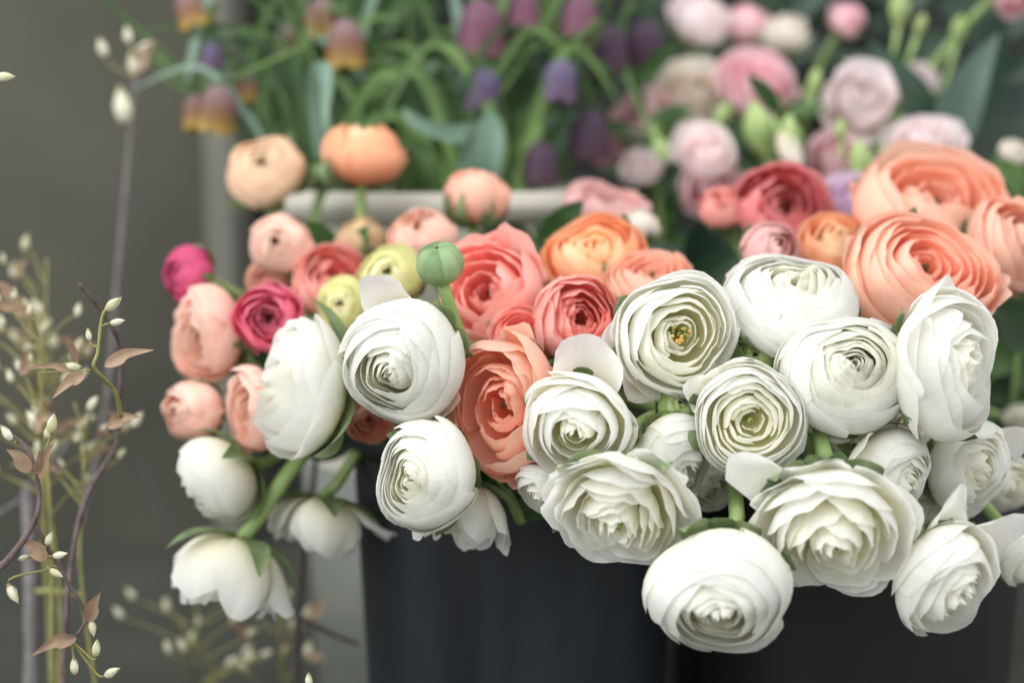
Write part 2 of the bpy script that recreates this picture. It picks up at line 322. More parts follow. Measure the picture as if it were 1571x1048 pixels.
def flower(name, label, cat, px, py, d, rpx, axis, style, colour, group=None, seed=None, flares=(), squash=1.0, zs=1.0,
           sepals=5, sepal_out=0., stem_to='left', stem_path=None, parts=24, center=None, hero=True, roll=0., sepal_mat='sepal',
           stem_r=.0032, over=None, n=None, asym=9., adir=None, dropr=None, sepal_at=None, sepal_len=80):
    S = dict(STYLES[style]); S.update(over or {})
    seed = seed if seed is not None else int(px * 7 + py * 13)
    rng = np.random.default_rng(seed)
    R = rpx / F * d
    ax = dirc(*axis)
    Mx = frame(Vector((0, 0, 0)), ax, roll)
    ctr = at(px, py, d)
    base = ctr - ax * (S['zc'] * .95 * R * zs)
    Mx.translation = base
    root = empty(name, label, cat, Mx, group)
    sc3 = np.array([R, R * squash, R * zs])
    N = n or S['n']
    dropr = dropr or dict(ball=(10, 28), rose=(20, 44), bowl=(12, 32), ruffle=(32, 56), cup=(16, 40)).get(style, (10, 26))
    wob = rng.uniform(0, 6.28, 2)
    nu, nv = (15, 12) if hero else (7, 8)
    inner = MB(); phi = rng.uniform(0, 6.28); adir = rng.uniform(0, 6.28) if adir is None else math.radians(adir); ds = rng.uniform(0, 6.28, 3)
    mo, mi = M[colour], M.get(colour + '_in', M[colour])
    parts = min(parts, N - 6)
    for k in range(N):
        t = k / (N - 1); t = min(1, max(0, t + .022 * math.sin(t * 30 + wob[0]) + .012 * math.sin(t * 57 + wob[1])))
        phi += 2.39996 + rng.normal(0, .40)
        loose = rng.random() < .2 and t < .7; jit = rng.normal(0, 4.6) + (9 if loose else 0)
        P, U = petal_pts(phi, S['W'] * rng.uniform(.85, 1.12) * (1 + .45 * t * (S['W'] < 1)), interp(t, S['s']) * (1 + rng.normal(0, .012)), interp(t, S['sz']) * (1 + rng.normal(0, .025)), S['zc'], S['H'],
                         interp(t, S['th']) + jit * (1 - .5 * t) - asym * math.cos(phi - adir) * (1 - .4 * t), rng, nu, nv, spiral=.05 + .04 * rng.random(),
                         ruffle=S['ruffle'] * (1 - .4 * t), curl=S['curl'] * (1 - .6 * t) * rng.uniform(.3, 1.4) + (.025 if loose else 0), drop=rng.uniform(*dropr) * (1 - .55 * t), notch=.7 + 24 * S['ruffle'])
        aa = np.arctan2(P[..., 1], P[..., 0]); kk = 1 + .035 * np.sin(2 * aa + ds[0]) + .025 * np.sin(3 * aa + ds[1]) + .015 * np.sin(5 * aa + ds[2])
        P = P * kk[..., None] * sc3
        if k < parts:
            b = MB(); b.grid(P, U); b.build('petal', mo, root)
        else:
            inner.grid(P, U)
    io = inner.build('inner_petals', mi, root); io['kind'] = 'stuff'
    for (ang, out, upz, L, W) in flares:
        P, U = petal_pts(math.radians(ang), W, 1, 1, S['zc'], S['H'], 90, rng, 12, 12, ruffle=.02, flare=(out, upz, L))
        b = MB(); b.grid(P * sc3, U); b.build('petal', mo, root)
    # pistil in the pit, anthers round it when the flower is open
    zt = (S['zc'] + interp(1, S['sz']) * S['H'] * .38) * R * zs
    b = MB(); pr = .055 * R
    b.lathe([(.001, zt - .1 * R), (pr, zt - .06 * R), (pr * .95, zt), (pr * .6, zt + .05 * R), (.0005, zt + .07 * R)], seg=10); b.build('pistil', M['pistil'] if colour in ('white', 'lime', 'blush', 'cream') else M['pistildark'], root)
    if center == 'stamens':
        for i in range(16):
            a = i * 2.4; rr = R * (.02 + .13 * rng.random()); zz = zt + R * rng.uniform(.02, .12)
            b = MB(); q = .026 * R * rng.uniform(.7, 1.6)
            x, y = rr * math.cos(a), rr * math.sin(a)
            b.tube([(x * .4, y * .4, zt - .1 * R), (x * .8, y * .8, zz - .05 * R), (x, y, zz)], [q * .3, q * .4, q], 6)
            b.tube([(x, y, zz - q), (x, y, zz), (x * 1.1, y * 1.1, zz + q * 1.2)], [q * .6, q * 1.2, q * .6], 6)
            b.build('stamen', M['stamen'] if rng.random() < .65 else M['pistil'], root)
    # sepals hugging or leaving the underside
    angs = [math.radians(q) for q in sepal_at] if sepal_at is not None else [i * 2 * math.pi / max(1, sepals) + rng.uniform(-.3, .3) for i in range(sepals)]
    for a in angs:
        u = np.linspace(-1, 1, 5)[None, :]; v = np.linspace(0, 1, 9)[:, None]
        wv = (np.sin(np.pi * np.clip(v, 0, 1) ** .75) ** .8 * .30 + .02) * (1 - v * .3)
        th = math.pi * .98 - v * math.radians(sepal_len + rng.uniform(-12, 14))
        rho = 1.045 * np.sin(th) + .02 + sepal_out * v ** 2
        zz = S['zc'] * (1 + np.cos(th)) - .02 - sepal_out * .35 * v ** 2
        x = rho; y = u * wv
        lift = .10 * u ** 2 * np.sin(np.pi * v)
        P = np.stack([x * math.cos(a) - y * math.sin(a), x * math.sin(a) + y * math.cos(a), zz - lift + 0 * u], -1) * sc3
        b = MB(); b.grid(P); b.build('sepal', M[sepal_mat], root)
    # stem (kept in world space, then brought into the flower's frame)
    if stem_to:
        inv = Mx.inverted()
        if stem_path:
            pts = [base + ax * (.03 * R)] + [at(*p) for p in stem_path]
            path = list(smooth_path(pts, 6))
            last = Vector(path[-1]); dr = (last - Vector(path[-4])).normalized()
        else:
            path = []; last = base + ax * (.05 * R); dr = -ax
        if stem_to != 'none':
            tg = Vector(BUCKET_TARGETS[stem_to]) + Vector((rng.uniform(-.035, .035), rng.uniform(-.03, .03), rng.uniform(-.12, -.06)))
            cv = bez(last, last + dr * .055, tg + Vector((0, 0, .14)), tg, 16)
            path = path + list(cv[1 if path else 0:])
        pl = [tuple(inv @ Vector(p)) for p in path]
        rr = np.linspace(stem_r, stem_r * 1.25, len(pl)); 
        b = MB(); b.tube(pl, rr, 8); b.build('stem', M['stem'], root)
    return root

# ------------------------------------------------------------------ the setting
def box_bm(b, lo, hi):
    x0, y0, z0 = lo; x1, y1, z1 = hi
    c = [(x0, y0, z0), (x1, y0, z0), (x1, y1, z0), (x0, y1, z0), (x0, y0, z1), (x1, y0, z1), (x1, y1, z1), (x0, y1, z1)]
    for f in ((0, 3, 2, 1), (4, 5, 6, 7), (0, 1, 5, 4), (1, 2, 6, 5), (2, 3, 7, 6), (3, 0, 4, 7)):
        p = [c[i] for i in f]
        b.grid(np.array([[p[0], p[1]], [p[3], p[2]]], float))
def structure(name, lo, hi, mat):
    b = MB(); box_bm(b, lo, hi); o = b.build(name, mat, None, smooth=False); o['kind'] = 'structure'; return o
wallm = solid_mat('grey_plaster', lin((60, 61, 52)), lin((86, 84, 73)), rough=.85, scale=3.2, bump=.15)
walld = solid_mat('dark_plaster', lin((34, 36, 33)), lin((42, 44, 41)), rough=.9, scale=4, bump=.15)
trimm = solid_mat('grey_trim', lin((106, 105, 96)), lin((118, 116, 106)), rough=.7, scale=10)
floorm = solid_mat('concrete_floor', lin((56, 58, 52)), lin((68, 70, 62)), rough=.8, scale=9, bump=.2)
structure('floor', (-3, -2, -.05), (3, 3, 0), floorm)
structure('wall_back', (-3, 2.05, 0), (3, 2.15, 2.6), walld)
xw = at(362, 300, 1.62).x
structure('wall_front_panel', (-3, 1.62, 0), (xw - .03, 1.70, 2.6), wallm)
structure('wall_trim', (xw - .03, 1.605, 0), (xw, 1.72, 2.6), trimm)

# buckets ----------------------------------------------------------------
def bucket(name, label, ctr, r, h, mat, taper=.86, rim=.006, handle=False, thick=.0025):
    root = empty(name, label, 'bucket', Matrix.Translation(ctr))
    b = MB(); prof = [(.001, 0), (r * taper - .004, 0), (r * taper, .004)]
    for i in range(1, 9):
        t = i / 8; prof.append((r * (taper + (1 - taper) * t), .004 + (h - .004) * t))
    prof += [(r - thick, h), (r * taper - thick, .01), (.001, .008)]
    b.lathe(prof, seg=72); b.build('body', mat, root)
    b = MB(); q = []
    for i in range(11):
        a = math.pi * 2 * i / 10; q.append((r + rim * .25 + rim * .6 * math.cos(a), h + rim * .9 * math.sin(a)))
    b.lathe(q, seg=72); b.build('rim', mat, root)
    return root
def bucket_mat(name, c1, c2, dust, rough=.42):
    m, nt, N, L = mat_new(name); tc = N.new('ShaderNodeTexCoord')
    def noise(scale, st, det=6):
        mp = N.new('ShaderNodeMapping'); mp.inputs['Scale'].default_value = st; L.new(tc.outputs['Object'], mp.inputs[0])
        n = N.new('ShaderNodeTexNoise'); n.inputs['Scale'].default_value = scale; n.inputs['Detail'].default_value = det; L.new(mp.outputs[0], n.inputs['Vector']); return n
    a = noise(22, (1, 1, .10)); b_ = noise(420, (1, 1, 1), 2); c = noise(9, (1, 1, .6))
    r = ramp(N, [(.3, c1), (.72, c2)]); L.new(a.outputs[0], r.inputs[0])
    sp = ramp(N, [(.68, (0, 0, 0)), (.74, (.6, .6, .6))]); L.new(b_.outputs[0], sp.inputs[0])
    cl = ramp(N, [(.42, (0, 0, 0)), (.7, (1, 1, 1))]); L.new(c.outputs[0], cl.inputs[0])
    mu = N.new('ShaderNodeMath'); mu.operation = 'MULTIPLY'; L.new(sp.outputs[0], mu.inputs[0]); L.new(cl.outputs[0], mu.inputs[1])
    mx = N.new('ShaderNodeMix'); mx.data_type = 'RGBA'; L.new(mu.outputs[0], mx.inputs[0]); L.new(r.outputs[0], mx.inputs[6]); mx.inputs[7].default_value = (*dust, 1)
    b = N.new('ShaderNodeBsdfPrincipled'); b.inputs['Specular IOR Level'].default_value = .4; L.new(mx.outputs[2], b.inputs['Base Color'])
    rr = N.new('ShaderNodeMapRange'); rr.inputs['To Min'].default_value = rough - .14; rr.inputs['To Max'].default_value = rough + .2; L.new(a.outputs[0], rr.inputs['Value']); L.new(rr.outputs[0], b.inputs['Roughness'])
    bp = N.new('ShaderNodeBump'); bp.inputs['Strength'].default_value = .12; bp.inputs['Distance'].default_value = .002; L.new(a.outputs[0], bp.inputs['Height']); L.new(bp.outputs[0], b.inputs['Normal'])
    o = N.new('ShaderNodeOutputMaterial'); L.new(b.outputs[0], o.inputs[0]); return m
blackm = bucket_mat('slate_plastic', lin((18, 21, 25)), lin((38, 43, 49)), lin((96, 100, 104)))
black2 = bucket_mat('matt_black_plastic', lin((9, 9, 9)), lin((20, 20, 19)), lin((60, 60, 58)), .6)
whitep = solid_mat('white_enamel', lin((180, 176, 162)), lin((200, 196, 182)), rough=.4, scale=6, spec=.5, bump=.03)
c1 = at(792, 700, .86); c1.z = 0
c2 = at(1318, 700, .87); c2.z = 0
cp = at(664, 310, 1.08); cp.z = 0
H1 = at(792, 655, .86).z
HP = at(664, 318, .98).z
bucket('flower_bucket', 'dark slate plastic bucket under the coral and orange ranunculus', c1, .0985, H1, blackm)
bucket('flower_bucket', 'matt black bucket under the largest white ranunculus, beside the slate bucket', c2, .0995, H1 - .01, black2)
pot = bucket('white_pot', 'tall white enamel pot holding the fritillaria', cp, .110, HP, whitep, taper=.80, rim=.012)
sl = MB(); zt = at(520, 740, 1.0).z; rr = lambda z: .110 * (.80 + .20 * z / HP) + .0022
sl.lathe([(rr(.02) - .002, .02), (rr(.02), .021), (rr(zt), zt - .001), (rr(zt) - .002, zt)], seg=72)
sl.build('dim_lower_band', solid_mat('dim_band_grey', lin((104, 108, 102)), lin((122, 126, 118)), rough=.5, scale=14), pot)  # added grey band: dimmer light on the lower pot put into the colour
c3 = at(1230, 400, 1.20); c3.z = 0; H3 = at(1230, 420, 1.20).z
bucket('flower_bucket', 'black bucket behind the ranunculus, holding the pink lisianthus', c3, .12, H3, black2)
BUCKET_TARGETS.update(left=(c1.x, c1.y, H1), right=(c2.x, c2.y, H1), pot=(cp.x, cp.y, HP), back=(c3.x, c3.y, H3))
RN = 'ranunculus'
def W(label, px, py, d, r, ax, style, **k):
    k.setdefault('stem_to', 'right' if px > 1030 else 'left'); r *= 1.06
    return flower('white_ranunculus', label, RN, px, py, d, r, ax, style, 'white', **k)
# white ranunculus, in focus ---------------------------------------------
W('round white ranunculus with lime heart between the pink flowers and a peach bloom', 620, 556, .690, 90, (-.30, -.28, .90), 'ball', flares=[(112, .42, .35, 1.0, .62)], squash=1.05, adir=-10, asym=8, sepal_at=[55, -60, 15], sepal_out=.1)
W('smooth round white ranunculus at the bucket rim, partly covering a drooping white bloom', 654, 730, .680, 78, (-.42, .02, .9), 'ball', squash=1.06, adir=0, asym=8)
W('white ranunculus with one big petal standing up behind it beside the peach bloom', 885, 656, .668, 84, (-.10, -.18, .97), 'rose', n=32, adir=70, asym=12, flares=[(80, .66, .35, 1.0, .80)])
W('wide open white ranunculus showing yellow anthers in its heart', 1040, 514, .680, 95, (.06, .02, 1), 'bowl', center='stamens', flares=[(-118, .22, .1, 1, .75), (185, .16, .15, 1, .8), (-60, .12, .1, 1, .8)])
W('upright white ranunculus seen from the side below the dusty pink bud', 1213, 470, .705, 100, (.14, .74, .64), 'ball', zs=.84)
W('white ranunculus with many tight spiral petals beside the large one seen in profile', 1297, 575, .672, 96, (-.06, .28, .95), 'ball', flares=[(-58, .22, .05, 1, .7), (-110, .12, .05, 1, .7)], squash=.93, n=74)
W('white ranunculus cup with a small green eye above a lone white petal', 1150, 645, .660, 88, (0, -.04, 1), 'bowl', squash=.95, flares=[(150, .2, .2, 1, .6), (-40, .14, .1, 1, .8), (-100, .12, .1, 1, .8)], over=dict(sz=[(0, .9), (.5, .9), (.8, .6), (1, .25)]))
W('tall white ranunculus turned aside with a broad petal wrapping it, under the peach blooms', 1455, 560, .668, 94, (.46, .05, .84), 'rose', squash=1.24, adir=180, asym=24, flares=[(178, .22, .85, 1.0, .85), (100, .12, .5, 1.0, .7)], over=dict(zc=.6))
W('ruffled white ranunculus hanging face down with its green stem bent over the rim', 950, 788, .648, 112, (-.10, -.66, .74), 'ruffle', zs=.9, stem_r=.0042, stem_path=[(952, 700, .675), (968, 672, .69), (992, 648, .71), (1020, 640, .74)])
W('half hidden white ranunculus bud with striped green base behind the ruffled one', 1028, 706, .685, 64, (.55, -.42, .70), 'bud', squash=1.1, flares=[(-42, .75, .3, 1.1, .6)])
W('largest white ranunculus with peony-like layers and a straight green stem', 1280, 822, .632, 120, (-.10, -.40, .90), 'ruffle', stem_r=.0042, adir=90, asym=12, sepal_at=[62, 100, 135, 150], n=42, over=dict(curl=.03, W=.66, ruffle=.016), stem_path=[(1270, 720, .668), (1262, 690, .672), (1252, 650, .69), (1240, 620, .73)], flares=[(148, .55, .1, 1.0, .42)])
W('white ranunculus ball hanging lowest, with a green sepal cap on top', 1106, 908, .628, 101, (-.12, -.38, .9), 'ball', adir=80, asym=14, sepal_at=[65, 92, 120, 20], stem_r=.0036, sepal_out=.06, stem_path=[(1128, 805, .66), (1130, 780, .68), (1126, 750, .72)])
W('white ranunculus with loose petals flying up and aside over the matt black bucket', 1455, 890, .640, 88, (.28, -.36, .88), 'rose', adir=135, asym=15, sepal_at=[60, 90, 120], flares=[(88, .62, .3, 1.1, .42), (28, .6, .3, 1.15, .5)])
W('small round cream-white ranunculus tucked behind the largest white one', 1360, 724, .680, 69, (.62, -.40, .62), 'ball', flares=[(140, .75, .5, 1.1, .7)])
W('soft white ranunculus behind the wrapped one, a flared petal at its side', 1488, 716, .720, 72, (.30, -.20, .9), 'rose', flares=[(15, .5, .3, 1.1, .6)])
W('blurry white ranunculus cut off beside the loose-petalled white one', 1580, 852, .72, 52, (.3, -.5, .8), 'rose', hero=False, parts=14)
W('small fringed white ranunculus squeezed under the tight spiral one', 1398, 664, .71, 38, (.4, -.1, .8), 'ruffle', hero=False, parts=16)
W('pale ranunculus peeping out below the ruffled face-down bloom', 832, 752, .69, 42, (-.3, -.55, .7), 'rose', parts=16)
W('white ranunculus seen in profile, green sepals behind it, facing the hot pink one', 462, 594, .735, 104, (-.93, .12, .36), 'rose', zs=.98, sepal_out=.25, stem_path=[(540, 604, .755), (590, 612, .80)], over=dict(curl=.02))
W('drooping white ranunculus with large folded petals behind the round one at the rim', 706, 792, .712, 66, (-.25, -.86, .30), 'cup', n=16, dropr=(30, 55), over=dict(W=.7, curl=.05, ruffle=.035), flares=[(-20, .25, .75, 1.15, .42), (-75, .2, .8, 1.15, .5), (30, .35, .7, 1.1, .35)], zs=1.1, sepal_out=.3)
W('closed white ranunculus nodding aside under the pale peach buds', 338, 734, .775, 66, (-.72, -.55, .30), 'bud', sepal_out=.15, stem_path=[(400, 712, .80), (440, 690, .80), (500, 650, .82)], zs=.95, squash=1.05)
W('white ranunculus hanging upside down on a thick stem with separate petals flaring out', 350, 884, .775, 76, (-.28, -.92, .25), 'cup', zs=1.1, n=18, dropr=(30, 55), over=dict(W=.7, curl=.05, ruffle=.035), sepal_out=.32, stem_r=.0042, flares=[(-8, .35, .75, 1.2, .4), (-50, .28, .8, 1.2, .42), (190, .12, .5, 1, .5)], stem_path=[(392, 800, .78), (425, 750, .785), (470, 690, .80), (520, 640, .82)])
W('wide white ranunculus hanging upside down beneath the one seen in profile', 484, 806, .80, 74, (-.15, -.93, .16), 'cup', n=20, dropr=(30, 55), over=dict(W=.7, curl=.05, ruffle=.035), zs=.82, sepal_out=.28, flares=[(5, .62, .45, 1.15, .35)], stem_path=[(515, 745, .81), (545, 700, .82), (575, 672, .83)])
W('far out of focus white ranunculus beside the dark leaves', 1572, 650, .95, 30, (-.2, .1, .9), 'rose', hero=False, parts=10)
W('white ranunculus mostly hidden between the tight spiral bloom and the largest one', 1312, 672, .735, 58, (-.2, .1, .95), 'rose', parts=16)
W('white ranunculus in shade behind the loose-petalled one and the small cream-white one', 1432, 792, .735, 56, (.1, -.1, .95), 'rose', parts=16)
W('creamy ranunculus deep in the gap beside the ruffled face-down bloom', 1088, 742, .735, 46, (.3, -.3, .9), 'rose', parts=16)
W('white ranunculus in the dusk behind the wrapped one, by the green leaves', 1545, 740, .78, 44, (.3, -.2, .9), 'rose', parts=14, hero=False)
# green buds ---------------------------------------------------------------
def bud(label, px, py, d, r, ax, mat='bud', **k):
    return flower('ranunculus_bud', label, 'flower bud', px, py, d, r, ax, 'onion', mat, hero=True, parts=12, sepal_mat='buddark', **k)
def ribbed_bud(label, px, py, d, rpx, ax, path, stem_r):
    A = dirc(*ax); R = rpx / F * d; base = at(px, py, d) - A * R * .85; Fm = frame(base, A); inv = Fm.inverted(); root = empty('ranunculus_bud', label, 'flower bud', Fm)
    for i in range(7):
        u = np.linspace(-1, 1, 9)[None]; v = np.linspace(0, 1, 14)[:, None]; th = math.pi * (1 - v * .985)
        rr = R * np.sin(th) ** .85 * (.90 + .12 * np.sqrt(1 - .95 * u ** 2)); z = R * .88 * (1 + np.cos(th)) - R * .12 * np.clip(v - .8, 0, 1) * 5 * (v > .8) + 0 * u
        a = i * 2 * math.pi / 7 + u * (math.pi / 7 + .02); P = np.stack([rr * np.cos(a), rr * np.sin(a), z], -1)
        b = MB(); b.grid(P); b.build('sepal', M['buddark'], root)
    pts = [base] + [at(*p) for p in path]; b = MB(); b.tube([tuple(inv @ Vector(p)) for p in smooth_path(pts, 6)], stem_r, 8); b.build('stem', M['stem'], root)
ribbed_bud('closed green bud standing on a thin stem in front of the coral bloom', 675, 405, .700, 37, (-.12, .80, .55), [(684, 450, .704), (698, 492, .710), (712, 526, .72), (745, 560, .76)], .0032)
bud('pale green closed bud wedged beneath the open anther bloom', 1042, 622, .69, 38, (.05, .25, .95), stem_to='right')
bud('green bud tucked between the upright white bloom and the cup with green eye', 1160, 548, .695, 30, (-.2, .2, .9), stem_to='right', sepal_out=.2)

# coral, peach and orange ranunculus -----------------------------------------
def C(label, px, py, d, r, ax, style, colour, **k):
    k.setdefault('stem_to', 'right' if px > 1060 else 'left')
    k.setdefault('parts', 18); r *= 1.08
    if style in ('bud', 'onion'): k.setdefault('sepal_len', 96)
    names = dict(peach='peach', coral='coral', orange='orange', yellow='apricot', lime='lime', pale='pale_peach', rose='rose_pink', dusty='dusty_pink', pink='hot_pink', magenta='magenta', ochre='ochre', cream='cream')
    return flower(names[colour] + '_ranunculus', label, RN, px, py, d, r, ax, style, colour, **k)
C('large peach ranunculus with dark open heart wedged among four white ones', 772, 622, .700, 82, (-.16, .02, .98), 'cup', 'peach', squash=1.22, adir=-5, asym=20, n=26, flares=[(-66, .34, .5, 1.1, .6), (15, .16, .75, 1.05, .85), (75, .2, .6, 1, .7)], parts=24)
C('coral pink ranunculus with ragged upright petals behind the small green bud', 752, 452, .765, 78, (-.22, .25, .92), 'cup', 'coral', flares=[(58, .30, .8, 1.1, .85), (104, .22, .7, 1.1, .85), (20, .2, .6, 1.0, .7)], n=22, adir=-20, asym=14)
C('coral red ranunculus pressed against the open anther bloom', 888, 492, .730, 66, (.12, .1, .97), 'cup', 'coral', squash=1.0, n=44)
C('vivid red-coral ranunculus mostly hidden above the large peach one', 800, 516, .735, 50, (.1, .45, .85), 'bowl', 'coral')
C('orange ranunculus with creamy heart beside the dusty pink bloom', 914, 394, .80, 78, (-.12, .52, .85), 'rose', 'orange', zs=.8)
C('flat orange ranunculus behind the open anther bloom', 1000, 428, .775, 70, (.05, .72, .65), 'bowl', 'peach', zs=.8)
C('rose pink ranunculus with a deep dark bowl under the lisianthus buds', 1202, 322, .88, 72, (0, .35, .92), 'cup', 'rose', zs=.9)
C('small coral pink bud beside the rose pink bowl', 1108, 320, .89, 34, (-.3, .5, .8), 'bud', 'coral', hero=False)
C('dusty pink ranunculus seen from the side near the white pot', 928, 322, .92, 62, (.1, .85, .4), 'cup', 'dusty', zs=.75, hero=False)
C('little cream ranunculus bud next to the orange bloom with creamy heart', 984, 346, .86, 28, (.1, .8, .5), 'bud', 'cream', hero=False)
C('dusty pink bud with green sepals right above the upright white bloom', 1182, 388, .79, 44, (.2, .3, .9), 'bud', 'dusty', sepal_out=.1)
C('apricot orange ranunculus between the dusty bud and the big peach bloom', 1282, 378, .82, 58, (.05, .55, .8), 'rose', 'orange')
C('biggest peach ranunculus with ruffled dark heart above the wrapped white one', 1414, 418, .745, 112, (.05, .42, .88), 'bowl', 'peach', parts=26, adir=215, asym=18, flares=[(185, .18, .6, 1, .9), (-120, .12, .5, 1, .9), (-20, .15, .5, 1.05, .7)], over=dict(W=.95))
C('broad soft peach ranunculus with wide curled petals under the blush lisianthus', 1432, 318, .84, 112, (0, .62, .76), 'cup', 'peach', n=24, zs=.75, flares=[(20, .1, .6, 1, .7), (150, .1, .55, 1, .7)])
C('streaky peach ranunculus behind the biggest peach one', 1556, 372, .80, 78, (.35, .2, .85), 'rose', 'peach', hero=False)
C('apricot ranunculus with dimpled closed heart, topmost beside the blades of the fritillaria', 408, 263, .93, 54, (-.12, .35, .92), 'onion', 'yellow', stem_path=[(420, 330, .96), (445, 400, .96)], sepal_out=.35)
C('orange ranunculus seen from below on a stem before the white pot', 556, 240, .92, 58, (.05, .95, .25), 'bud', 'orange', zs=.95, stem_path=[(554, 290, .925), (554, 330, .93), (552, 380, .93)], flares=[(10, .18, .55, 1.1, .4)], sepals=3)
C('round pale peach ranunculus with a small hole over the hot pink one', 430, 374, .86, 44, (-.1, .2, .97), 'onion', 'pale')
C('small orange ranunculus peeping out below the holed pale peach one', 412, 430, .875, 34, (-.3, .3, .9), 'bud', 'peach', hero=False)
C('closed magenta bud with dark green sepals sticking out towards the wall', 290, 420, .84, 42, (-.62, .18, .76), 'onion', 'magenta', sepal_len=112, sepal_out=.0, stem_path=[(345, 442, .87), (390, 465, .88)], zs=1.0, over=dict(th=[(0, 40), (1, 10)]))
C('peach pink ranunculus in profile, its opening facing the twigs', 322, 514, .82, 66, (-.78, -.05, .62), 'cup', 'pale', zs=.95, squash=1.05)
C('hot pink ranunculus with a dark pearl heart', 414, 490, .80, 52, (.1, .05, .98), 'cup', 'pink')
C('coral red ranunculus in full blur beneath the stem of the orange one', 508, 432, .855, 56, (.3, .45, .8), 'cup', 'coral', flares=[(70, .1, .6, 1, .5)])
C('lime yellow ranunculus with a dark pinhole beside the green bud', 602, 424, .805, 48, (-.2, .35, .92), 'onion', 'lime')
C('pale lime ranunculus close over the profile white bloom', 528, 468, .80, 42, (-.3, .05, .95), 'onion', 'lime')
C('ochre ranunculus seen from behind below the orange one on a stem', 556, 370, .88, 40, (0, .85, .3), 'bud', 'ochre', hero=False)
C('pink peach ranunculus bud between the lime one and the sepal-striped bud', 650, 366, .85, 48, (-.1, .6, .8), 'bud', 'pale')
C('peach bud striped with tall green sepals before the white pot', 730, 304, .88, 46, (.1, .92, .3), 'bud', 'peach', sepals=7, sepal_len=112, zs=1.1, sepal_mat='sepal')
C('pale peach ranunculus, lumpy and half closed, next to the nodding white one', 298, 630, .80, 48, (-.6, -.05, .8), 'bud', 'pale', squash=.9)
C('pale peach ranunculus with brown gaps between its petals beside the white profile bloom', 392, 630, .78, 54, (-.72, -.1, .66), 'cup', 'pale', squash=1.2, zs=.8)
C('peach ranunculus almost hidden behind the round white one with lime heart', 566, 640, .77, 38, (.1, -.3, .9), 'cup', 'peach', hero=False)
C('red orange ranunculus glimpsed beside the pale lime one', 545, 500, .80, 40, (-.2, .1, .9), 'cup', 'coral', hero=False)
flower('green_ranunculus', 'young green flower head seen from behind on its stem beside the apricot bloom', RN, 500, 268, .945, 30, (.1, .9, .2), 'bud', 'buddark', stem_to='left', hero=False, sepal_out=.2, stem_path=[(488, 310, .95), (478, 370, .95)], parts=10)

# ------------------------------------------------------------------ lisianthus behind
LS = 'lisianthus'
def Ls(label, px, py, d, r, ax, colour, **k):
    return flower('lisianthus', label, LS, px, py, d, r, ax, 'lisi', colour, stem_to='back', hero=False, parts=14, **k)
Ls('round blush lisianthus with frilled rim in front of the dark leaves', 1316, 152, 1.06, 62, (-.1, .35, .92), 'blush')
Ls('blush lisianthus lying flat above the broad soft peach ranunculus', 1426, 228, 1.03, 64, (-.1, .5, .85), 'blush', squash=.9)
Ls('pale blush lisianthus cup with yellowish heart', 1080, 234, 1.04, 48, (-.1, .35, .92), 'blush')
Ls('mauve blush lisianthus under the pale cup', 1085, 285, 1.05, 48, (.1, -.3, .9), 'lpink')
Ls('candy pink lisianthus opened wide above the green buds', 1165, 130, 1.12, 62, (.1, .3, .92), 'lpink')
Ls('creamy lisianthus next to the candy pink one', 1062, 142, 1.14, 56, (-.1, .2, .95), 'cream')
Ls('dusky pink lisianthus near the violet bells', 985, 188, 1.14, 54, (-.3, .2, .9), 'lpink')
Ls('half open white-pink lisianthus high over the creamy one', 1078, 30, 1.2, 50, (.2, .7, .6), 'blush')
Ls('dusty rose lisianthus bud between two pale ones', 1148, 36, 1.22, 40, (0, .8, .5), 'lpink', over=dict(curl=.02))
Ls('cream lisianthus standing upright above the candy pink one', 1205, 50, 1.2, 40, (0, .8, .5), 'cream', over=dict(curl=.02))
Ls('thin pink lisianthus petals curling before the dark foliage', 1300, 30, 1.2, 30, (.3, .5, .7), 'lpink')
Ls('coral pink lisianthus cut off by the picture edge above the blue-green leaf', 1560, -10, 1.1, 36, (0, -.4, .8), 'lpink')
Ls('faded pink lisianthus behind the pointed green buds', 1288, 245, 1.06, 48, (0, .3, .9), 'lpink')
Ls('lilac lisianthus beside the rose pink ranunculus', 1300, 302, .99, 42, (-.2, .3, .9), 'lilac')
Ls('tiny blush lisianthus bloom framed by dark leaves', 1412, 120, 1.16, 32, (0, .6, .7), 'blush')
Ls('white lisianthus bud at the light green leaf by the streaky peach bloom', 1556, 232, 1.0, 26, (.2, .6, .6), 'cream', over=dict(curl=.02))
Ls('small blush lisianthus below the dusky pink one', 985, 255, 1.1, 34, (-.2, .4, .8), 'blush')
Ls('mauve lisianthus in deep blur below the dark purple bells', 930, 235, 1.16, 26, (-.2, .4, .8), 'lpink')
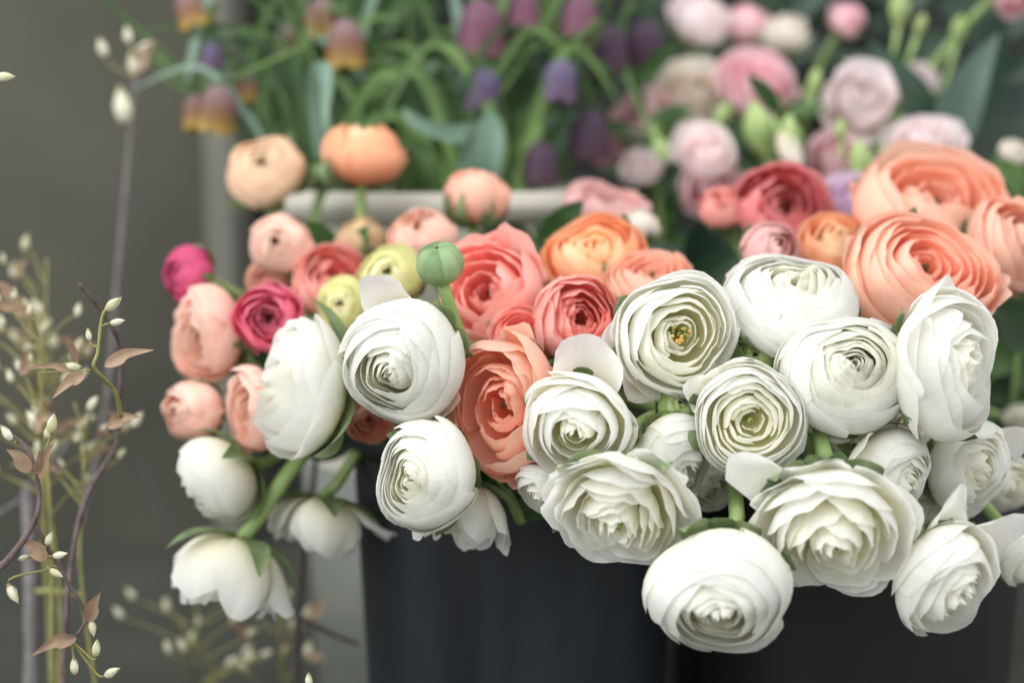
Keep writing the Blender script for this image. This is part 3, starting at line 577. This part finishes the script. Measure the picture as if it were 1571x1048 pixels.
def pointed_bud(label, px, py, d, lpx, ax, mat='bud', group=None):
    Lr = lpx / F * d; A = dirc(*ax); root = empty('lisianthus_bud', label, 'flower bud', frame(at(px, py, d) - A * Lr * .5, A), group)
    for i in range(5):
        u = np.linspace(-1, 1, 5)[None]; v = np.linspace(0, 1, 9)[:, None]
        rr = Lr * .24 * np.sin(np.pi * np.clip(v * .93 + .05, 0, 1)) ** .8
        a = i * 1.2566 + u * .8 + v * .6
        P = np.stack([rr * np.cos(a), rr * np.sin(a), v * Lr + 0 * u], -1); b = MB(); b.grid(P); b.build('petal', M[mat], root)
    for i in range(4):
        u = np.linspace(-1, 1, 3)[None]; v = np.linspace(0, 1, 6)[:, None]
        rr = Lr * (.02 + .27 * np.sin(np.pi * v * .5)); a = i * 1.57 + u * .28 * (1 - v) + .1
        P = np.stack([rr * np.cos(a), rr * np.sin(a), v * Lr * .6 + 0 * u], -1); b = MB(); b.grid(P); b.build('sepal', M['sepal'], root)
    inv = root.matrix_world.inverted() if False else frame(at(px, py, d) - A * Lr * .5, A).inverted()
    s0 = at(px, py, d) - A * Lr * .48; tg = Vector(BUCKET_TARGETS['back']) + Vector((random.Random(px).uniform(-.05, .05), 0, -.06))
    b = MB(); b.tube([tuple(inv @ Vector(p)) for p in bez(s0, s0 - A * .06, tg + Vector((0, 0, .1)), tg, 12)], .0022, 7); b.build('stem', M['stem'], root)
for a in [('pointed green bud beside the candy pink lisianthus', 1165, 200, 1.05, 95, (-.25, .9, .2)), ('striped green and white bud under the candy pink lisianthus', 1212, 215, 1.04, 80, (-.1, .9, .3)),
          ('slim white bud tipped with pink leaning over the rose pink bowl', 1212, 232, 1.02, 72, (.35, -.8, .3), 'cream'), ('long pale green bud next to the faded pink lisianthus', 1322, 252, 1.01, 80, (-.2, .9, .2)),
          ('fat lime bud high above the round blush lisianthus', 1380, 10, 1.12, 62, (.0, .9, .3)), ('small lime bud hanging by the fat one', 1412, 38, 1.12, 36, (.2, .8, .3)),
          ('narrow bud between dark leaves above the round blush lisianthus', 1470, 45, 1.15, 48, (.1, .9, .2)), ('tiny green bud beside the round blush lisianthus', 1250, 125, 1.08, 44, (.15, .95, .1)),
          ('green bud at the foot of the pale lisianthus cup', 1108, 178, 1.08, 52, (.3, .8, .3)), ('lime bud below the dusky pink lisianthus', 1015, 228, 1.07, 56, (.25, -.7, .5)),
          ('plump green bud under the round blush lisianthus', 1290, 200, 1.04, 40, (-.1, .9, .3)), ('pale bud leaning on the flat blush lisianthus', 1362, 236, 1.05, 46, (-.6, .6, .3))]:
    pointed_bud(*a)

# ------------------------------------------------------------------ leaves
def blade(pts, width, mat, parent, inv=None, normal=(0, 0, 0), fold=.25, name='leaf', nu=5, shape='lance', n=5):
    path = smooth_path(pts, n); m = len(path)
    tan = np.gradient(path, axis=0); tan /= np.linalg.norm(tan, axis=1, keepdims=True)
    nr = np.array(tuple(normal), float) if any(normal) else -np.array(tuple(FWD))
    side = np.cross(tan, nr); side /= np.maximum(np.linalg.norm(side, axis=1, keepdims=True), 1e-6)
    up = np.cross(side, tan)
    t = np.linspace(0, 1, m)
    if shape == 'lance': wv = np.sin(np.pi * t ** .7) ** .85
    elif shape == 'grass': wv = np.minimum(1, (t * 6 + .35)) * (1 - t ** 3.5) ** .8
    else: wv = np.sin(np.pi * t ** .9) ** .7
    wv = np.maximum(wv, .03) * width
    u = np.linspace(-1, 1, nu)
    P = path[:, None, :] + side[:, None, :] * (wv[:, None] * u[None])[..., None] + up[:, None, :] * (wv[:, None] * fold * np.abs(u)[None] ** 1.5)[..., None]
    if inv is not None:
        A = np.array(inv.to_3x3()); P = P @ A.T + np.array(inv.translation)
    b = MB(); b.grid(P); return b.build(name, M[mat], parent)

# fritillaria: each plant is a stem with its nodding bell and narrow leaves ------
FR = random.Random(5)
def fritillaria(label, px, py, d, hpx, colour, lean=0., seed=0, leaves=6, ax=None, blue=.15):
    rnd = random.Random(seed * 31 + px); rng = np.random.default_rng(seed + px)
    h = hpx * (1.02 if colour == 'amber' else 1.15) / F * d; top = at(px, py, d) + UP * h * .5
    foot = Vector(BUCKET_TARGETS['pot']) + Vector((rnd.uniform(-.075, .075) + (px - 664) / F * .25, rnd.uniform(-.06, .06), -.03))
    Mx = Matrix.Translation(foot); inv = Mx.inverted()
    root = empty('fritillaria', label, 'fritillaria', Mx)
    A = Vector(ax) if ax else Vector((lean, rnd.uniform(-.2, .1), -1)).normalized()
    for i in range(6):
        u = np.linspace(-1, 1, 5)[None]; v = np.linspace(0, 1, 10)[:, None]
        rr = h * np.interp(v, [0, .12, .35, .7, 1], [.06, .27, .38, .42, .45]) * (1.0 if i % 2 else .96)
        a = i * 1.0472 + u * .62 * np.clip(np.interp(v, [0, .3, .85, 1], [1, 1, .9, .45]), 0, 1)
        P = np.stack([rr * np.cos(a), rr * np.sin(a), v * h * (1 - .0 * u)], -1)
        Fm = frame(top, A); A3 = np.array((inv @ Fm).to_3x3()); P = P @ A3.T + np.array((inv @ Fm).translation)
        b = MB(); b.grid(P); b.build('petal', M[colour], root)
    # stem: rises over the bell and hooks down into it
    hook = top + Vector((-lean * .3 + rnd.uniform(-.006, .006), .004, .022))
    pts = [foot, foot.lerp(hook, .5) + Vector((rnd.uniform(-.02, .02), rnd.uniform(-.01, .02), 0)), hook - Vector((0, -.006, .006)), hook + Vector((0, 0, .004)), top]
    b = MB(); b.tube([tuple(inv @ Vector(p)) for p in smooth_path(pts, 6)], .0019, 7); b.build('stem', M['grass'], root)
    for i in range(leaves):
        f = rnd.uniform(.0, .75); p0 = Vector(pts[0]).lerp(Vector(pts[2]), f)
        ang = rnd.uniform(0, 6.28); out = Vector((math.cos(ang) * .8, abs(math.sin(ang)) * .6, 0)); L = rnd.uniform(.10, .20)
        rise = rnd.uniform(.5, 1.1)
        p = [p0, p0 + out * L * .15 + Vector((0, 0, L * .4 * rise)), p0 + out * L * .4 + Vector((0, 0, L * .72 * rise)), p0 + out * L * .75 + Vector((0, 0, L * (.8 * rise - rnd.uniform(0, .35))))]
        blade(p, rnd.uniform(.0025, .005), 'grassblue' if rnd.random() < blue else 'grass', root, inv, (out.x * .3 + rnd.uniform(-.6, .6), -1, .4), shape='grass')
    return root
for i, a in enumerate([
    ('plum fritillaria bell, largest and upright, over the curled blue-green leaf', 738, 42, 1.06, 78, 'mauve'), ('pinkish mauve fritillaria bell high between two plum ones', 798, 14, 1.08, 66, 'mauve'),
    ('wine coloured fritillaria bell above the violet one', 890, 26, 1.08, 62, 'mauve'), ('violet fritillaria bell leaning over the broad blue-green leaf', 750, 136, 1.06, 62, 'violet', -.25),
    ('violet fritillaria bell tilted beside the bright stem', 862, 124, 1.05, 60, 'violet', -.1), ('dark purple fritillaria bell next to the dusky pink lisianthus', 905, 205, 1.08, 66, 'purple'),
    ('darkest fritillaria bell, hanging lowest on a bright stem', 830, 250, 1.04, 60, 'purple'), ('deep purple fritillaria bell in the shade of the wine coloured one', 932, 76, 1.13, 70, 'purple'),
    ('blackish purple fritillaria bell close to the creamy lisianthus', 990, 66, 1.16, 66, 'purple'), ('amber fritillaria bell with yellow lip, alone among the long blades', 530, 66, 1.05, 74, 'amber'),
    ('biggest amber and lavender fritillaria bell hanging towards the wall', 340, 166, 1.02, 72, 'amber', -.2), ('amber fritillaria bell half covered by the biggest lavender one', 300, 172, 1.06, 54, 'amber', .1),
    ('brown fritillaria bell in the leaves behind the biggest amber one', 382, 134, 1.08, 54, 'amber'), ('amber fritillaria bell topmost over the thin leaves by the wall', 284, 14, 1.06, 60, 'amber', .3),
    ('lavender fritillaria bud hanging in the thin leaves by the wall', 326, 86, 1.06, 40, 'violet'), ('slim amber fritillaria bell beside the lone yellow-lipped one', 494, 28, 1.1, 66, 'amber'),
    ('pale brown fritillaria bell deep among the blades', 440, 60, 1.13, 44, 'amber')]):
    fritillaria(*a, seed=i, leaves=4)
# separate long blades that stand in the pot
def leaf_thing(name, label, pts, width, mat, cat='leaf', group=None, **k):
    p = [at(*q) for q in pts]; Mx = Matrix.Translation(p[0]); root = empty(name, label, cat, Mx, group)
    blade(p, width / F * pts[-1][2], mat, root, Mx.inverted(), name='blade', **k)
    mid = smooth_path(p, 5); b = MB(); b.tube([tuple(Mx.inverted() @ Vector(q)) for q in mid[:-2]], np.linspace(.0009, .0003, len(mid) - 2), 5); b.build('midrib', M[mat], root)
for a in [('leaf_blade', 'pale blue-green leaf folded over its bright stem above the apricot bloom', [(520, 330, 1.02), (495, 210, 1.0), (488, 120, .98), (500, 115, .97), (498, 200, .96)], 17, 'grassblue'),
          ('leaf_blade', 'blue-green leaf curled like a boat under the violet bell', [(700, 330, 1.04), (725, 215, 1.03), (690, 205, 1.01), (640, 188, 1.0), (616, 165, 1.0)], 15, 'grassblue'),
          ('leaf_blade', 'broad blue-green leaf standing behind the sepal-striped bud', [(735, 330, 1.05), (745, 255, 1.03), (752, 200, 1.03), (748, 170, 1.03)], 26, 'grassblue'),
          ('leaf_blade', 'leaf arching over the white pot rim beside the orange bloom', [(660, 340, 1.0), (665, 260, .99), (640, 225, .99), (600, 215, .98)], 12, 'grass')]:
    leaf_thing(*a, shape='grass')
BR = random.Random(11)
for i in range(64):
    x0 = BR.uniform(480, 850); d = BR.uniform(1.10, 1.20); x1 = x0 + (x0 - 640) * BR.uniform(.1, .9) + BR.uniform(-40, 40); y1 = BR.uniform(-60, 140)
    leaf_thing('leaf_blade', 'long narrow green blade rising from the white pot among the bells', [(x0, 340, d), ((x0 * .7 + x1 * .3), 220, d), ((x0 * .35 + x1 * .65), 110, d), (x1, y1, d - BR.uniform(0, .05))], BR.uniform(4, 10), BR.choice(['grass', 'grass', 'leaf']), group='long blades in the white pot', shape='grass')
for i in range(10):
    x0 = BR.uniform(440, 520); d = BR.uniform(1.0, 1.08); x1 = BR.uniform(190, 400); y1 = BR.uniform(-20, 230)
    leaf_thing('leaf_blade', 'thin green blade reaching out of the white pot towards the wall', [(x0, 330, d), ((x0 * .75 + x1 * .25), (y1 + 150) * .5, d), ((x0 * .4 + x1 * .6), y1 - 10, d), (x1, y1, d - .02)], BR.uniform(3.5, 7), BR.choice(['grass', 'leaf']), group='thin blades reaching to the wall', shape='grass')

# leafy branches behind: dark foliage
def leafy(label, pts, n, lw, ll, mat, seed, d_j=.03, name='leafy_branch'):
    rnd = random.Random(seed); p = smooth_path([at(*q) for q in pts], 8); Mx = Matrix.Translation(Vector(p[0])); inv = Mx.inverted()
    root = empty(name, label, 'branch', Mx)
    b = MB(); b.tube([tuple(inv @ Vector(q)) for q in p], np.linspace(.003, .0012, len(p)), 6); b.build('stem', M['stem'] if mat != 'dark' else M['dark'], root)
    for i in range(n):
        f = (i + .5) / n; q = Vector(p[int(f * (len(p) - 1))]); a = i * 2.4 + rnd.uniform(-.5, .5)
        dr = (RIGHT * math.cos(a) + UP * (.45 + .5 * math.sin(a)) - FWD * math.sin(a * 1.7) * .5).normalized(); L = ll * rnd.uniform(.7, 1.25)
        blade([q, q + dr * L * .35 + UP * L * .06, q + dr * L * .7 + UP * L * .05, q + dr * L], lw * rnd.uniform(.7, 1.2), mat, root, inv,
              (rnd.uniform(-.5, .5), -1, rnd.uniform(.1, .9)), shape='lance')
for a in [('dark leafy branch behind the lime buds', [(1340, 480, 1.3), (1370, 250, 1.28), (1380, 60, 1.26), (1400, -60, 1.26)], 22, .014, .075, 'dark', 1),
          ('dark leafy branch beside the coral pink cut-off lisianthus', [(1500, 480, 1.3), (1510, 250, 1.28), (1530, 60, 1.26), (1550, -60, 1.26)], 24, .015, .08, 'dark', 2),
          ('dark leafy branch between the creamy lisianthus and the purple bells', [(1000, 420, 1.32), (1010, 250, 1.3), (1020, 60, 1.3), (1030, -60, 1.3)], 22, .012, .07, 'dark', 3),
          ('dark leafy branch behind the candy pink lisianthus', [(1180, 420, 1.34), (1190, 250, 1.32), (1200, 60, 1.3), (1210, -60, 1.3)], 22, .013, .07, 'dark', 4),
          ('dark leafy branch behind the faded pink lisianthus', [(1270, 420, 1.3), (1280, 250, 1.3), (1290, 60, 1.3), (1280, -60, 1.3)], 20, .013, .07, 'dark', 5),
          ('green leafy branch under the streaky peach bloom beside the white flowers', [(1500, 900, 1.0), (1545, 700, .98), (1560, 560, .96), (1575, 470, .95)], 18, .013, .055, 'leaf', 6),
          ('dark leafy branch in the gap above the upright white bloom', [(1060, 560, .98), (1060, 470, .98), (1065, 400, .98)], 12, .012, .05, 'dark', 7),
          ('dark leafy branch deep behind the long blades', [(800, 420, 1.3), (820, 250, 1.3), (850, 60, 1.3), (860, -60, 1.3)], 24, .012, .08, 'dark', 8),
          ('dark leafy branch deep behind the folded blue-green leaf', [(600, 420, 1.32), (590, 250, 1.3), (580, 60, 1.3), (560, -60, 1.3)], 24, .012, .08, 'leaf', 9),
          ('green leaves filling the gap between hot pink and pale peach blooms', [(470, 700, .87), (420, 600, .87), (380, 540, .87), (340, 480, .87)], 16, .010, .035, 'leaf', 21),
          ('green leaves under the lime yellow bloom', [(560, 640, .86), (560, 540, .86), (540, 440, .87), (500, 380, .9)], 16, .010, .035, 'leaf', 22),
          ('green leaves showing between the coral pink and orange blooms', [(800, 620, .86), (820, 500, .86), (830, 420, .88), (820, 360, .9)], 14, .010, .04, 'leaf', 23),
          ('green leaves deep between the white cups', [(1110, 760, .76), (1120, 660, .76), (1130, 580, .76), (1150, 520, .78)], 14, .010, .035, 'leaf', 24),
          ('green leaves behind the small cream-white bloom', [(1390, 820, .76), (1400, 740, .76), (1410, 660, .77), (1400, 600, .78)], 14, .010, .035, 'leaf', 25),
          ('green leaves under the big standing petal', [(900, 820, .75), (880, 720, .76), (900, 620, .77), (940, 560, .79)], 14, .010, .035, 'leaf', 26),
          ('green leaf tuft below the large peach bloom', [(800, 800, .75), (770, 740, .73), (755, 730, .72), (745, 720, .71)], 7, .007, .024, 'leaf', 27),
          ('green leafy sprig below the lisianthus buds', [(1180, 420, 1.1), (1185, 300, 1.09), (1190, 220, 1.08), (1200, 150, 1.08)], 16, .008, .045, 'leaf', 10),
          ('green leafy sprig between pale cup lisianthus and violet bells', [(1020, 420, 1.14), (1010, 300, 1.12), (1000, 220, 1.12), (960, 110, 1.12)], 18, .008, .045, 'leaf', 12),
          ]:
    leafy(*a)
for a in [('broad_leaf', 'large pointed blue-green leaf next to the flat blush lisianthus', [(1448, 260, 1.08), (1462, 190, 1.07), (1490, 120, 1.06), (1532, 50, 1.06)], 36, 'bluedark'),
          ('broad_leaf', 'dark pointed leaf leaning beside the round blush lisianthus', [(1430, 230, 1.14), (1405, 160, 1.13), (1370, 110, 1.13), (1335, 60, 1.13)], 30, 'dark'),
          ('broad_leaf', 'dark leaf under the large pointed blue-green one', [(1480, 300, 1.12), (1520, 230, 1.12), (1560, 160, 1.12), (1590, 120, 1.12)], 34, 'dark'),
          ('broad_leaf', 'light green leaf by the white lisianthus bud', [(1590, 330, .98), (1570, 290, .97), (1545, 260, .97), (1520, 240, .97)], 20, 'grass'),
          ('broad_leaf', 'dark green rounded leaf beneath the streaky peach bloom', [(1600, 540, .9), (1570, 510, .9), (1545, 480, .9), (1525, 470, .9)], 34, 'leaf')]:
    leaf_thing(*a, shape='lance')

# ------------------------------------------------------------------ budding shrub by the wall
def branch(label, pts, r0, r1, mat, buds=(), leaves=(), d=None, budmat='budcream', side=()):
    P = [at(*q) for q in pts]; Mx = Matrix.Translation(P[0]); inv = Mx.inverted(); root = empty('budding_branch', label, 'branch', Mx)
    path = smooth_path(P, 6); rnd = random.Random(int(pts[0][0] * 3 + pts[0][1])); b = MB()
    rad = .62 * np.linspace(r0, r1, len(path)) * np.array([1 + .25 * rnd.random() for _ in path])
    b.tube([tuple(inv @ Vector(p)) for p in path], rad, 8); b.build('twig', M[mat], root)
    for s in side:
        q = smooth_path([at(*p) for p in s[0]], 5); b = MB(); b.tube([tuple(inv @ Vector(p)) for p in q], np.linspace(s[1], s[1] * .6, len(q)) * .75, 6); b.build('twig', M[s[2]], root)
    for (x, y, dd, ang, L) in buds:
        A = dirc(math.cos(math.radians(ang)), math.sin(math.radians(ang)), .15); Lr = L / F * dd
        Fm = inv @ frame(at(x, y, dd) - A * Lr * .5, A)
        foot = np.array(tuple(at(x, y, dd) - A * Lr * .5)); allp = np.concatenate([path] + [smooth_path([at(*p) for p in s_[0]], 5) for s_ in side])
        w_ = np.linalg.norm(allp - foot, axis=1) + .25 * np.abs(allp[:, 2] - foot[2] + .008); near = allp[int(np.argmin(w_))]
        if np.linalg.norm(near - foot) > .002:
            bb = MB(); bb.tube([tuple(inv @ Vector(p)) for p in bez(near, near * .6 + foot * .4, Vector(foot) - A * Lr * .5, foot, 7)], [.0006] * 7, 6); bb.build('pedicel', M['twiggreen'], root)
        o = None
        for j in range(4):
            u = np.linspace(-1, 1, 4)[None]; v = np.linspace(0, 1, 7)[:, None]
            rr = Lr * .21 * np.sin(np.pi * np.clip(v * .9 + .08, 0, 1)) ** .9 * (1 + .05 * j); a = j * 1.57 + u * .95 + v * .5
            Pp = np.stack([rr * np.cos(a), rr * np.sin(a), v * Lr * (1 - .06 * j) + 0 * u], -1)
            Pp = Pp @ np.array(Fm.to_3x3()).T + np.array(Fm.translation)
            bb = MB(); bb.grid(Pp)
            if o is None: o = bb.build('bud', M[budmat], root)
            else: bb.build('scale', M[budmat], o)
        bb = MB(); bb.lathe([(Lr * .02, -Lr * .05), (Lr * .10, .0), (Lr * .15, Lr * .12), (Lr * .10, Lr * .2)], Fm, 7); bb.build('cap', M['bronze'], o)
    for (x0, y0, x1, y1, dd, wd) in leaves:
        a, c = at(x0, y0, dd), at(x1, y1, dd - .005); m = a.lerp(c, .5) + UP * .002
        blade([a, a.lerp(c, .3) + UP * .001, m, c], wd / F * dd, 'bronze', root, inv, (.2, -1, .5), fold=.5, shape='lance')
    return root
D0 = .675
branch('thin dark twig with a white bud and brown leaves spreading by the magenta bud', [(186, 640, .70), (176, 600, .69), (145, 565, D0), (150, 540, D0), (157, 485, D0), (172, 468, D0)], .0017, .0009, 'twiggreen',
       buds=[(174, 466, D0, 40, 34), (136, 513, D0, 100, 22), (180, 494, D0, 10, 26), (110, 562, D0, 170, 30)],
       leaves=[(160, 562, 236, 537, D0, 11), (130, 574, 80, 612, D0, 11), (118, 570, 40, 566, D0, 6), (118, 560, 102, 515, D0, 6), (165, 655, 216, 640, .72, 11)], side=[([(140, 568, D0), (110, 570, D0), (60, 572, D0)], .0008, 'twiggreen')])
branch('crooked dark twig crossing behind the white-budded one', [(180, 660, .75), (186, 560, .74), (176, 510, .73), (150, 470, .72), (122, 436, .71)], .0022, .0016, 'bark')
branch('gnarled twig with two fresh white buds over bronze leaves', [(-20, 885, .66), (10, 862, .66), (45, 815, .66), (60, 775, .66), (56, 730, .66), (42, 690, .66), (14, 662, .66)], .0028, .0010, 'bark',
       buds=[(10, 664, .66, 130, 32), (80, 650, .66, 80, 34), (72, 664, .66, 90, 22)], leaves=[(46, 725, 10, 690, .66, 12), (56, 735, 84, 678, .66, 11), (58, 730, 62, 690, .66, 5)],
       side=[([(52, 735, .66), (66, 705, .66), (78, 665, .66)], .0008, 'twiggreen')])
branch('forked twig with red-brown buds and two long bronze leaves', [(50, 800, .665), (90, 870, .67), (125, 930, .675), (135, 945, .675), (125, 965, .675), (110, 985, .672)], .0016, .0010, 'bark',
       buds=[(76, 826, .665, 65, 26), (92, 852, .665, 10, 26), (38, 856, .665, 20, 22), (86, 880, .665, -30, 26), (142, 965, .67, -80, 26), (148, 995, .672, 85, 30), (114, 1022, .672, 95, 30), (20, 912, .665, -60, 34), (172, 1032, .675, 30, 30)],
       leaves=[(118, 980, 46, 1008, .67, 11), (136, 955, 154, 910, .67, 11), (70, 860, 30, 830, .665, 12)])
branch('long mauve-grey shoot rising against the wall with pale tip buds', [(90, 1080, .90), (110, 880, .93), (160, 640, .96), (180, 430, .99), (196, 250, 1.0), (208, 120, 1.0)], .0036, .0020, 'barkgrey',
       buds=[(157, 72, 1.0, 110, 34), (196, 52, 1.0, 100, 30), (205, 95, 1.0, 95, 44), (188, 160, 1.0, 100, 64), (222, 74, 1.0, 40, 40)], leaves=[(206, 110, 238, 62, 1.0, 14)])
branch('greyish curved branch behind the gnarled twig', [(95, 1080, .74), (105, 900, .75), (130, 770, .76), (175, 690, .78), (180, 660, .78)], .0026, .0018, 'bark')
branch('thick mossy branch stub standing upright by the forked twig', [(50, 1080, .88), (48, 900, .88), (44, 760, .89), (44, 740, .89)], .0075, .006, 'barkgrey', side=[([(48, 908, .88), (90, 908, .87), (130, 915, .87)], .003, 'twiggreen')])
branch('straight dark stick between the shrub and the slate bucket', [(452, 1080, .90), (460, 900, .91), (478, 760, .92), (486, 690, .93)], .0036, .0030, 'barkdark', side=[([(464, 950, .905), (505, 972, .905), (550, 990, .91)], .0026, 'barkdark')])
branch('faint grey branch leaning on the wall below the nodding white bloom', [(300, 1080, 1.1), (280, 930, 1.12), (250, 800, 1.15), (215, 700, 1.2)], .0028, .0018, 'barkdark')
branch('slanting pale branch in the blur behind the gnarled twig', [(-20, 800, .92), (40, 760, .93), (90, 700, .94), (130, 640, .95)], .0026, .002, 'barkgrey')
SR = random.Random(3)
lab = ['blurred spray of pale buds under the long mauve shoot', 'blurred spray of pale buds behind the white-budded twig', 'blurred spray of pale buds by the mossy stub', 'blurred low spray of buds beneath the upside-down white bloom', 'blurred low spray of buds near the straight dark stick', 'blurred tuft of buds and leaves behind the gnarled twig', 'blurred tuft of cream buds over the crooked twig']
for i, (x, y, sx, sy, n, d) in enumerate([(70, 450, 70, 90, 14, .90), (60, 580, 90, 80, 17, .86), (70, 700, 80, 60, 12, .84), (300, 960, 120, 60, 16, .98), (430, 960, 80, 70, 9, 1.0), (130, 660, 90, 70, 12, .82), (60, 520, 70, 70, 12, .80)]):
    pts = [(x + 20, 1080, d + .02), (x + SR.uniform(-20, 30), y + (1080 - y) * .5, d + .01), (x, y + sy * .4, d), (x + SR.uniform(-20, 20), y - sy * .6, d)]
    bl = []; sd = []; lv = []
    for j in range(int(n * .95)):
        bx, by, dd = x + SR.uniform(-sx, sx), y + SR.uniform(-sy, sy), d + SR.uniform(-.04, .05)
        sd.append(([(x + (bx - x) * .1, by + 40 + SR.uniform(0, 25), d), (x + (bx - x) * .6, by + 22, dd), (bx, by + 8, dd)], .0009, 'twiggreen'))
        bl.append((bx, by, dd, 90 - (bx - x) * .5 + SR.uniform(-30, 30), SR.uniform(18, 32)))
        if SR.random() < .4: lv.append((bx, by + 12, bx + SR.uniform(-50, 50), by + SR.uniform(-30, 20), dd, 9))
    branch(lab[i], pts, .0018, .001, 'twiggreen', buds=bl, side=sd, leaves=lv)
branch('stray shoot with one white bud poking in over the shrub', [(-60, 90, .72), (-30, 105, .71), (-6, 116, .70)], .0012, .0009, 'twiggreen', buds=[(8, 117, .70, -5, 34)])
branch('small cream-tipped twig at the foot of the straight stick', [(478, 1090, .70), (476, 1065, .70), (474, 1052, .70)], .001, .0007, 'twiggreen', buds=[(474, 1044, .70, 95, 26)])
